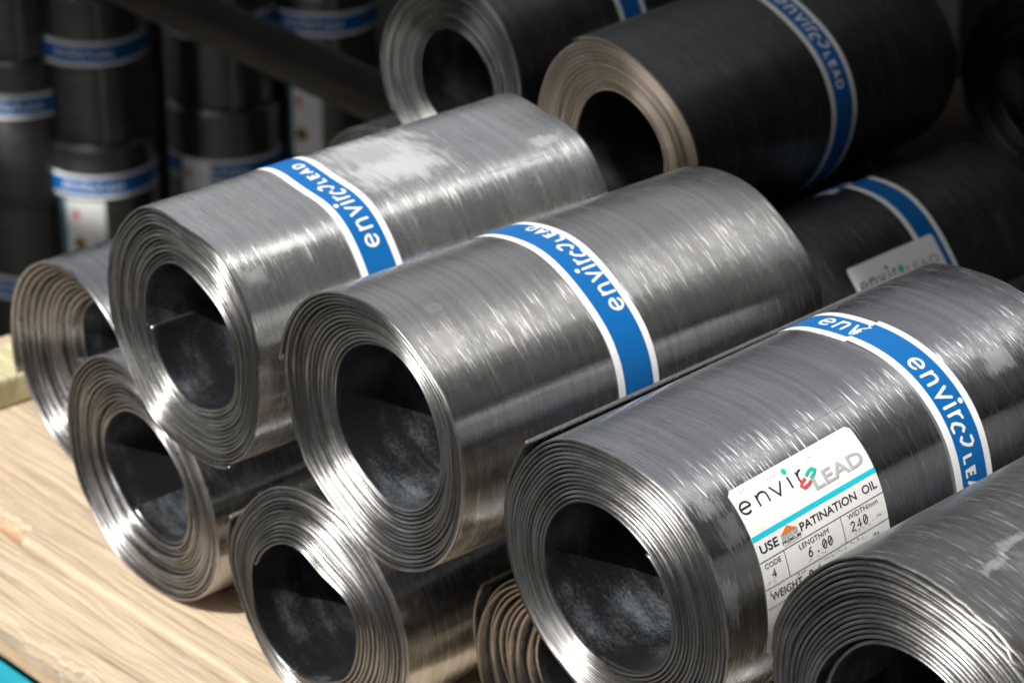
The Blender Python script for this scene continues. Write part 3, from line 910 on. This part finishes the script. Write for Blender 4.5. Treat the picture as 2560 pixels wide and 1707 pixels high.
ROLLS = {
    'B': dict(pos=(-0.0294, -0.017, 0.1866), yaw=0.0333, tilt=0.0133, L=0.2331, cone=0.004,
        ro=[66.97, 0.13, -0.13, 0.51, -1.41, -0.58, 0.55, -0.73, 0.26, -0.73, -0.25, 0.68, -0.07, 0.08, -0.05, -0.42, 0.35],
        rh=[37.11, 0.73, -2.35, 0.42, -0.64, 0.7, 0.03, -0.14, 0.0, -0.39, 0.29, -0.3, 0.1],
        turns=15.3, th=1.32, end=-60, sense=1, seed=3, mats='lead_B', inlift=1.5, ragged=0.5, jit=0.0008, gap_var=0.34,
        label='silver lead roll at upper left with a white smear beside its blue band'),
    'C': dict(pos=(0.1106, -0.0127, 0.1853), yaw=0.0216, tilt=0.0021, L=0.2362, cone=0.010,
        ro=[67.09, 0.41, -0.28, 0.67, -3.05, -0.5, 0.97, -0.25, 0.68, 0.38, 0.16, -0.52, -0.13, -0.19, 0.28, 0.01, -0.17],
        rh=[38.35, 0.61, -0.03, -0.06, -0.79, -0.53, -0.3, -0.11, 0.07, 0.15, -0.28, -0.15, -0.15],
        turns=15.6, th=1.28, ragged=0.4, jit=0.0007, gap_var=0.34, end=170, sense=1, lift=1.8, lift_deg=25, seed=5, mats='lead_C', inlift=1.0,
        label='silver lead roll with a blue band in the middle of the picture'),
    'D': dict(pos=(0.2887, -0.0284, 0.1857), yaw=-0.012, tilt=0.0277, L=0.2442, cone=-0.004,
        ro=[66.77, 0.37, -0.62, 1.12, -0.99, -0.34, 0.58, -0.54, -0.02, -0.23, -0.38, 0.09, 0.04, -0.01, 0.15, -0.0, -0.27],
        rh=[36.91, 0.47, -1.63, 0.48, -1.26, 0.18, -0.09, 0.15, 0.16, -0.19, -0.05, -0.03, -0.04],
        turns=15.75, th=1.32, ragged=0.35, end=137.5, sense=-1, lift=3.4, lift_deg=40, seed=8, mats='lead_D', jit=0.0004, gap_var=0.24,
        label='shiny lead roll carrying the white printed label and a lifted sheet end'),
    'E': dict(pos=(0.4463, -0.0242, 0.1821), yaw=-0.0568, tilt=-0.0137, L=0.24, cone=-0.004,
        ro=[72.12, 1.93, 1.83, -0.06, -1.0, 1.03, 0.88, -0.57, 0.4, -0.23, 0.09, -0.23, -0.33, 0.17, 0.07, -0.27, -0.18],
        rh=[40.16, -0.86, -0.49, 0.24, -0.14, 0.03, 0.01, 0.06, 0.1, -0.14, -0.0, 0.06, -0.08],
        turns=16.6, th=1.38, end=-40, sense=-1, ragged=2.2, inlift=6.0, seed=11, mats='lead_E', jit=0.0005, gap_var=0.22,
        label='scuffed lead roll with a torn rim in the bottom right corner'),
    'R1': dict(pos=(-0.2455, 0.054, 0.0665), yaw=0.02, tilt=0.0, L=0.24, cone=0.032,
        ro=[66.8, 0, 0, 0.3, -1.5], rh=[33.0, 0, 0, 0.3, -1.0],
        turns=12.0, end=200, sense=1, seed=14, mats='lead', jit=0.0012, steps=80, th=1.7, cone_pow=0.9,
        label='leftmost front roll lying on the pallet, its turns stepping inwards like a funnel'),
    'R2': dict(pos=(-0.1068, 0.0037, 0.0704), yaw=0.0043, tilt=0.0052, L=0.24, cone=0.005,
        ro=[67.01, -1.12, -1.87, 1.31, -4.91, 0.72, -0.63, -1.02, -0.06, -0.11, -0.4, 0.35, -0.21, 0.54, 0.09, -0.16, 0.32],
        rh=[34.02, 0.72, -0.75, 1.02, -3.75, -0.81, -0.32, 0.16, -0.22, -0.52, 0.18, 0.11, 0.11],
        turns=15.5, th=1.30, ragged=0.4, gap_var=0.34, end=60, sense=1, seed=17, mats='lead', jit=0.0009,
        label='squashed lead roll on the pallet just below the upper left roll'),
    'R3': dict(pos=(0.0569, -0.0055, 0.0665), yaw=-0.0949, tilt=0.004, L=0.24, cone=-0.011,
        ro=[63.5, 0.46, -1.72, -0.7, -2.94, -0.22, -0.31, 0.74, -0.58, -0.48, 0.03, 0.05, -0.06, -0.07, 0.33, 0.07, -0.01],
        rh=[35.13, 0.92, -0.86, 0.81, -1.43, 1.28, 0.02, 0.26, 0.59, -0.35, 0.46, -0.44, 0.12],
        turns=15.0, th=1.26, ragged=0.4, gap_var=0.34, end=156, sense=-1, lift=4.0, lift_deg=30, seed=21, mats='lead', jit=0.0008,
        label='lead roll on the pallet at bottom centre below the middle roll'),
    'R4': dict(pos=(0.2061, 0.0285, 0.0668), yaw=-0.0542, tilt=0.0009, L=0.24, cone=0.012,
        ro=[65.8, -0.6, -0.4, 1.2, -0.14, -0.91, 0.69, 0.32, -0.74], rh=[36.81, 0.0, 0.11, -0.05, -0.13],
        turns=11.2, end=150, sense=-1, lift=4.0, lift_deg=40, seed=24, mats='lead', edge='edge_bounce', jit=0.0022, steps=72, th=1.5, gap_var=0.5,
        label='recessed tan-lit lead roll with loose turns under the labelled roll'),
}
R = {}
def build(key, **d):
    mt = d.pop('mats', 'lead')
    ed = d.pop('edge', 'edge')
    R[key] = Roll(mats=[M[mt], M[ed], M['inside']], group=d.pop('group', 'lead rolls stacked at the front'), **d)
    return R[key]
for k, d in ROLLS.items():
    build(k, **d)
# one more roll of the bottom layer holds up the right-hand rolls
build('R5', pos=(0.372, 0.02, 0.0668), yaw=-0.03, ro=[66.5, 0, 0, 0.5, -0.8], rh=[36.5], turns=12.5, end=40, seed=27, steps=60, mats='lead',
      label='lead roll hidden below the labelled roll and the torn roll')

# ---- bands on the sunlit rolls
add_band(R['B'], 0.0690, 0.0945, 0.0862, 42.2, 1, -1)
add_band(R['C'], 0.0968, 0.1225, 0.1172, 45.8, 1, -1)
D = R['D']
bd = D.strip('paper_band', 129, 90, 0.1445, 0.1690, 0.00035, M['white'])
D.strip('blue_print', 128.5, 90.2, 0.1487, 0.1648, 0.00050, M['blue'], bd)
art = refine(*band_art(3), 1.6)
D.wrap('lettering', art[0], art[1], math.radians(109.0), 0.1535, -1, 1, 0.00064, M['ink_white'], bd)
JAG = [0.8, -1.2, 1.6, -2.2, 0.4]
bd2 = D.strip('paper_band', 91.5, -165, 0.1457, 0.1702, 0.00090, M['white'], edge0=JAG)
D.strip('blue_print', 91.3, -164, 0.1499, 0.1662, 0.00104, M['blue'], bd2, edge0=JAG)
tl = refine(*stroke([(-0.6, 4.2), (1.2, 5.2), (0.2, 7.6), (1.7, 9.4), (-0.4, 11.3), (1.4, 13.4), (2.2, 15.2), (0.4, 16.6), (0.9, 19.6)], 0.75), 1.6)
D.wrap('torn_edge', tl[0], tl[1], math.radians(91.8), 0.1465, -1, 1, 0.00116, M['ink_white'], bd2)
art = refine(*band_art(), 1.6)
D.wrap('lettering', art[0], art[1], math.radians(61.9), 0.1533, -1, 1, 0.00118, M['ink_white'], bd2)

# ---- printed label on the right-hand roll
def rrect(x0, x1, y0, y1, r, n=6):
    pts = []
    for cx, cy, a0 in ((x1 - r, y1 - r, 0), (x0 + r, y1 - r, 90), (x0 + r, y0 + r, 180), (x1 - r, y0 + r, 270)):
        for i in range(n + 1):
            a = math.radians(a0 + 90 * i / n)
            pts.append((cx + r * math.cos(a), cy + r * math.sin(a)))
    return pts, [tuple(range(len(pts)))]

def grid_round(x0, x1, y0, y1, r, st=2.0):
    """rounded sheet as a fine grid so that it bends with the roll"""
    nx_, ny_ = int((x1 - x0) / st), int((y1 - y0) / st)
    vs_, fs_ = [], []
    for j in range(ny_ + 1):
        y = y0 + (y1 - y0) * j / ny_
        dy = max(0, r - min(y - y0, y1 - y))
        ins = r - math.sqrt(max(0, r * r - dy * dy))
        for i in range(nx_ + 1):
            vs_.append((x0 + ins + (x1 - x0 - 2 * ins) * i / nx_, y))
    for j in range(ny_):
        for i in range(nx_):
            a = j * (nx_ + 1) + i
            fs_.append((a, a + 1, a + nx_ + 2, a + nx_ + 1))
    return vs_, fs_

def downflip(v_, f_):
    return v_, [tuple(reversed(f)) for f in f_]

LT, LY = 50.3, 0.0240
def lab(name, art, mat, parent, lvl=1, step=2.0):
    v_, f_ = refine(art[0], art[1], step)
    return D.wrap_label(name, *downflip(v_, f_), LT, LY, 0.0003 + 0.00014 * lvl, M[mat], parent)

lv, lf = grid_round(0, 77.5, 0, 76, 2.2)
label = D.wrap_label('label', *downflip(lv, lf), LT, LY, 0.0003, M['label'], None)
label.parent = D.root
# wordmark
a = ([], [])
for ch, x, k in (('e', 1.2, 1.36), ('n', 12.3, 1.55), ('v', 20.9, 1.72)):
    glyph(a, ch, x, 0, 5.4, 0.95, k, False)
put(a, *stroke([(32.2, 0), (32.2, 5.4)], 1.05, False))
for pl in GLYPH['r']:
    put(a, *stroke([(37.4 + p_[0] * 5.4 * 1.4, p_[1] * 5.4) for p_ in pl], 0.95, False))
flipy = lambda A, y0: ([(p_[0], y0 - p_[1]) for p_ in A[0]], A[1])
lab('wordmark', flipy(a, 12.1), 'ink_brown', label)
lab('dot', disc(32.4, 4.1, 1.45), 'ink_green', label)
a = ([], []); put(a, *stroke([(41.0, 10.4), (43.7, 9.0), (46.3, 8.6), (47.1, 9.5), (45.7, 11.0), (42.9, 12.2)], 1.25, False))
lab('green_link', a, 'ink_green', label, 3)
a = ([], []); put(a, *stroke([(40.3, 11.0), (37.4, 11.9), (36.2, 13.2), (37.3, 14.3), (40.1, 14.0), (42.6, 12.9)], 1.25, False))
lab('red_link', a, 'ink_red', label, 3)
a = ([], []); text_in(a, 'LEAD', 42.8, 74.0, 17.6, 6.3, 0.022)
lab('grey_wordmark', a, 'ink_grey', label, 2)
lab('cyan_stripe', ([(0, 21.4), (77.5, 21.4), (77.5, 23.6), (0, 23.6)], [(0, 1, 2, 3)]), 'ink_cyan', label)
a = ([], [])
text_in(a, 'USE', 2.2, 13.2, 29.6, 3.9, 0.018)
text_in(a, 'PATINATION', 26.8, 62.0, 29.6, 3.7, 0.014)
text_in(a, 'OIL', 66.0, 75.2, 29.6, 3.7, 0.014)
text_in(a, 'PREMIUM', 15.0, 26.2, 30.9, 1.6, 0.015)
text_in(a, 'ROOFING PRODUCTS LTD', 15.4, 26.0, 31.9, 0.6)
lab('bold_text', a, 'ink_black', label)
lab('roof_emblem', ([(14.9, 27.0), (20.1, 24.0), (25.4, 26.9)], [(0, 1, 2)]), 'ink_orange', label)
lab('wall_emblem', ([(15.2, 27.2), (21.8, 27.15), (21.8, 28.9), (15.2, 28.9), (22.1, 27.15), (25.2, 27.1), (25.2, 28.0), (22.1, 28.0), (22.1, 28.2), (25.2, 28.2), (25.2, 28.9), (22.1, 28.9)], [(0, 1, 2, 3), (4, 5, 6, 7), (8, 9, 10, 11)]), 'ink_grey', label)
a = ([], [])
def ln(x0, y0, x1, y1, w=0.28):
    put(a, *stroke([(x0, y0), (x1, y1)], w, False))
ln(0, 32.7, 77.5, 32.7); ln(0, 44.6, 77.5, 44.6); ln(0, 53.4, 77.5, 53.4)
ln(14.4, 32.7, 14.8, 44.6); ln(49.6, 32.7, 49.9, 44.6)
text_in(a, 'CODE', 2.2, 11.8, 36.2, 2.3)
text_in(a, 'LENGTH/M', 23.2, 41.4, 36.3, 2.4)
text_in(a, 'WIDTH/mm', 53.6, 73.0, 35.9, 2.4)
text_in(a, 'WEIGHT', 2.8, 21.5, 50.6, 3.7)
text_in(a, '/Kg', 66.5, 70.5, 48.6, 1.5)
lab('thin_text', a, 'ink_black', label)
a = ([], [])
dg = lambda pl, x, y, s=3.6, w=0.50: put(a, *stroke([(x + px * s, y - py * s) for px, py in pl], w))
def d0(x, y, s=3.8):
    dg(arc_pts(0.3, 0.5, 0.3, 0.5, 0, 360, 18), x, y, s); dg([(0.08, 0.2), (0.52, 0.8)], x, y, s)
dg([(0.45, 0.0), (0.45, 1.0), (0.0, 0.3), (0.62, 0.3)], 5.4, 41.0, 3.4)
dg([(0.5, 0.98), (0.25, 0.8), (0.05, 0.45)] + arc_pts(0.3, 0.28, 0.28, 0.28, 160, -200, 16), 27.6, 41.4, 3.8)
put(a, *disc(33.3, 41.1, 0.42))
d0(36.4, 41.4); d0(39.9, 41.4)
dg([(0.0, 0.78), (0.12, 0.96), (0.34, 1.0), (0.54, 0.84), (0.5, 0.6), (0.0, 0.02), (0.6, 0.02)], 54.6, 41.4, 4.0)
dg([(0.45, 0.0), (0.45, 1.0), (0.0, 0.3), (0.62, 0.3)], 58.4, 41.4, 4.0)
d0(62.4, 41.4, 4.0)
d0(26.0, 50.8); dg([(0.5, 0.98), (0.25, 0.8), (0.05, 0.45)] + arc_pts(0.3, 0.28, 0.28, 0.28, 160, -200, 16), 31.0, 50.8, 3.8)
lab('stamped_digits', a, 'ink_black', label)
# rubbed-off stamp ink
a = ([], [])
rs = random.Random(4)
for cx, cy, sx_, sy_, k in ((24, 3.6, 6, 0.6, 26), (48, 4.2, 4.0, 1.2, 22), (8, 2.8, 4, 0.7, 14), (60, 42.2, 10, 0.9, 16), (44, 45.9, 18, 0.8, 40), (72, 40.8, 3, 1.0, 12), (4, 42.5, 2, 1.2, 8), (30, 42.8, 8, 0.6, 10), (2.5, 47, 1.0, 1.4, 8), (22, 45.6, 6, 0.7, 14)):
    for _ in range(k):
        x, y = cx + rs.gauss(0, sx_ / 2), cy + rs.gauss(0, sy_ / 2)
        if 0.6 < x < 76.8 and y > 0.6:
            w_ = rs.uniform(0.15, 0.45)
            put(a, [(x - w_, y - w_ * rs.uniform(.3, 1)), (x + w_ * rs.uniform(.4, 1.3), y - w_ * 0.5), (x + w_ * .6, y + w_ * rs.uniform(.4, 1.2)), (x - w_ * .7, y + w_ * .5)], [(0, 1, 2, 3)])
tag(lab('smudge', a, 'ink_grey', label), kind='stuff')

# ------------------------------------------------------------------ shaded rolls behind
GB = 'shaded lead rolls stacked behind'
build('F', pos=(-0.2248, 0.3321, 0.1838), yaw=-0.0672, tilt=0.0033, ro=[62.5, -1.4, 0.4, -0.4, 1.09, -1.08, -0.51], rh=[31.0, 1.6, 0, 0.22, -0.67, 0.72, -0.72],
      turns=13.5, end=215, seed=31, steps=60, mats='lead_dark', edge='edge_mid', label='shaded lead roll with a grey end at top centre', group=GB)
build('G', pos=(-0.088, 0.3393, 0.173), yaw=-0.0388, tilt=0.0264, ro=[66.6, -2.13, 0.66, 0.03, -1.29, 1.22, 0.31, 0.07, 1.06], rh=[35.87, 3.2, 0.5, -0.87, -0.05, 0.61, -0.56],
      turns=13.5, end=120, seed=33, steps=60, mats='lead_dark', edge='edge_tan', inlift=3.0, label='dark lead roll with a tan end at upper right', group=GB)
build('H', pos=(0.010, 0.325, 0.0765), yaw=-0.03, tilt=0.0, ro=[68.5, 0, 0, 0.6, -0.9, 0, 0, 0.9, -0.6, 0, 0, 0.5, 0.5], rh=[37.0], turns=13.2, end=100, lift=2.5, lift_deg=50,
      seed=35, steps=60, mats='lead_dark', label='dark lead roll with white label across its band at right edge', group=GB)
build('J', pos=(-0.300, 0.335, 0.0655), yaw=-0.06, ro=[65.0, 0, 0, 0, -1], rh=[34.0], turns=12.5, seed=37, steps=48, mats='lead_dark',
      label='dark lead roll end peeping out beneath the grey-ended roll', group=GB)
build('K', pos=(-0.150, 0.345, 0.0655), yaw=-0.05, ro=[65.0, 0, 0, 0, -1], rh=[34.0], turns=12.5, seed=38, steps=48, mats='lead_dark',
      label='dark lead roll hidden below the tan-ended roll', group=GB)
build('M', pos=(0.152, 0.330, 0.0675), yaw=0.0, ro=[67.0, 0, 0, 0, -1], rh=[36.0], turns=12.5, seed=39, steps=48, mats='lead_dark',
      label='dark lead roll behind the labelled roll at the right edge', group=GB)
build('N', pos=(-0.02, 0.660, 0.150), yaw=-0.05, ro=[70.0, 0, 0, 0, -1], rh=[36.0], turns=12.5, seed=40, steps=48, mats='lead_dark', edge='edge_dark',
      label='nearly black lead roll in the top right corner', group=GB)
rp2 = tag(empty('crate', (0.1, 0.75, GZ)), 'dark timber crate under the rolls in the top right corner', 'crate')
for k in range(6):
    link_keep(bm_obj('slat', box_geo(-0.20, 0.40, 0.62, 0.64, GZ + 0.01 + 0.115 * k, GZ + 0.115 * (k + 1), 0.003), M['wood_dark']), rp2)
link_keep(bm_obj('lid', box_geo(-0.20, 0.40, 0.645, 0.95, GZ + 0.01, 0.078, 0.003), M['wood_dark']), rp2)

add_band(R['F'], 0.0940, 0.1180, 0.113, 42, 1, -1)
add_band(R['G'], 0.1180, 0.1415, 0.1265, 78, -1, 1)
add_band(R['H'], 0.1250, 0.1490, 0.1335, 112, 1, -1)
Hr = R['H']
hl = Hr.wrap_label('label', *downflip(*grid_round(0, 78, 0, 70, 1.0)), 50.5, 0.062, 0.0011, M['label'], None, 0.0)
hl.parent = Hr.root
def hlab(name, art, mat):
    v_, f_ = refine(art[0], art[1], 2.0)
    Hr.wrap_label(name, *downflip(v_, f_), 50.5, 0.062, 0.00125, M[mat], hl, 0.0)
a = ([], [])
for ch, x in (('e', 4.0), ('n', 13.0), ('v', 21.0), ('i', 30.0), ('r', 34.0)):
    glyph(a, ch, x, 0, 5.6, 1.0, 1.2, False)
hlab('wordmark', flipy(a, 16.0), 'ink_brown')
hlab('dot', disc(30.0, 8.0, 1.5), 'ink_green')
hlab('green_link', disc(41.0, 12.0, 2.4), 'ink_green')
a = ([], []); text_in(a, 'LEAD', 45, 74, 17.5, 6.0, 0.02)
hlab('grey_wordmark', a, 'ink_grey')
hlab('cyan_stripe', ([(0, 23), (78, 23), (78, 26), (0, 26)], [(0, 1, 2, 3)]), 'ink_cyan')

# ------------------------------------------------------------------ standing columns of rolls, far left
CAMP = Vector((1.03616819, -0.76236333, 0.78921482))
def column(xy, ztop, rad, hs, bands, labels, texts, seed):
    """rolls standing on end, one on top of the other; bands = band centre below each roll's top"""
    z = ztop
    face = math.degrees(math.atan2(CAMP.y - xy[1], CAMP.x - xy[0]))
    out = []
    for i, h_ in enumerate(hs):
        dx = 0.004 * (i % 2)
        r_ = rad * 1000 * (1.0 + 0.04 * (i % 2))
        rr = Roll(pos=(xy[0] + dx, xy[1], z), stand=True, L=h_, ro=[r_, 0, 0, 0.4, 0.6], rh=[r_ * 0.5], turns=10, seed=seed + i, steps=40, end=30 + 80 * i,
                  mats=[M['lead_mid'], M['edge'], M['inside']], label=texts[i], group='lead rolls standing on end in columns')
        fa = -face                                   # angle of the side that faces the camera, in the roll's own frame
        if bands[i] is not None:
            c = bands[i]
            b = rr.strip('paper_band', fa + 150, fa - 150, c - 0.0135, c + 0.0135, 0.0004, M['white'])
            rr.strip('blue_print', fa + 149, fa - 149, c - 0.0095, c + 0.0095, 0.0007, M['blue'], b)
            art = refine(*band_art(), 2.0)
            rr.wrap('lettering', art[0], art[1], math.radians(fa + 40), c + 0.0035, -1, -1, 0.0010, M['ink_white'], b)
        if labels[i]:
            off, top, hgt, wid = labels[i]
            t0 = fa + off
            lb = rr.strip('label', t0 + wid, t0 - wid, top, top + hgt, 0.0013, M['label'])
            rr.strip('teal_stripe', t0 + wid * 0.72, t0 + wid * 0.98, top, top + hgt, 0.0016, M['stripe'], lb)
            Rm = r_ / 1000
            if top + 0.06 < h_ or hgt > 0.05:
                for nm, cy, rx, ry, mt in (('red_mark', 0.22, 3.2, 6.0, 'ink_red'), ('gold_seal', 0.68, 8.0, 8.0, 'ink_gold')):
                    v_ = [(rx * math.cos(2 * math.pi * q / 20), ry * math.sin(2 * math.pi * q / 20)) for q in range(20)]
                    v2, f2 = refine(v_, [tuple(range(20))], 3.0)
                    rr.wrap(nm, v2, f2, math.radians(t0 + (4 if nm == 'gold_seal' else 6)), top + hgt * cy, 1, 1, 0.0017, M[mt], lb)
        out.append(rr)
        z -= h_ + 0.0008
    return out

column((-1.524, 0.829), -0.080, 0.060, [0.165, 0.167, 0.205], [0.07, 0.047, 0.095], [None, None, None],
       ['topmost standing lead roll of the leftmost column', 'standing lead roll at the left edge with a blue band near its top', 'lowest standing roll of the leftmost column'], 60)
column((-1.461, 0.887), -0.173, 0.060, [0.165, 0.165, 0.110], [0.060, 0.044, None], [None, (24, 0.060, 0.075, 24), None],
       ['upper standing lead roll of the second column from the left', 'standing roll in the second column with a half hidden white label', 'lowest standing roll of the second column from the left'], 64)
column((-1.456, 1.054), -0.172, 0.066, [0.165, 0.165, 0.118], [0.068, 0.068, None], [None, (34, 0.056, 0.075, 17), None],
       ['upper standing lead roll of the third column behind the rail', 'standing roll in the third column with a gold seal label', 'lowest standing roll of the third column'], 68)
column((-1.410, 1.165), -0.220, 0.064, [0.090, 0.165, 0.140], [0.03, None, None], [None, (22, 0.010, 0.085, 17), None],
       ['upper standing lead roll of the fourth column behind the rail', 'standing roll with a gold seal label right of the third column', 'lowest standing roll of the fourth column'], 72)
column((-1.735, 1.383), -0.360, 0.072, [0.165, 0.090], [0.022, None], [None, None],
       ['far standing lead roll with a bright band at the top edge', 'lower far standing roll under the bright band one'], 76)
column((-1.75, 1.15), -0.16, 0.062, [0.165, 0.165, 0.125], [None, None, None], [None, None, None],
       ['tall back column upper standing roll in deep shade', 'tall back column middle standing roll in deep shade', 'tall back column lowest standing roll in deep shade'], 84)

S.cycles.samples = 96
try:
    S.cycles.use_denoising = True
except Exception:
    pass
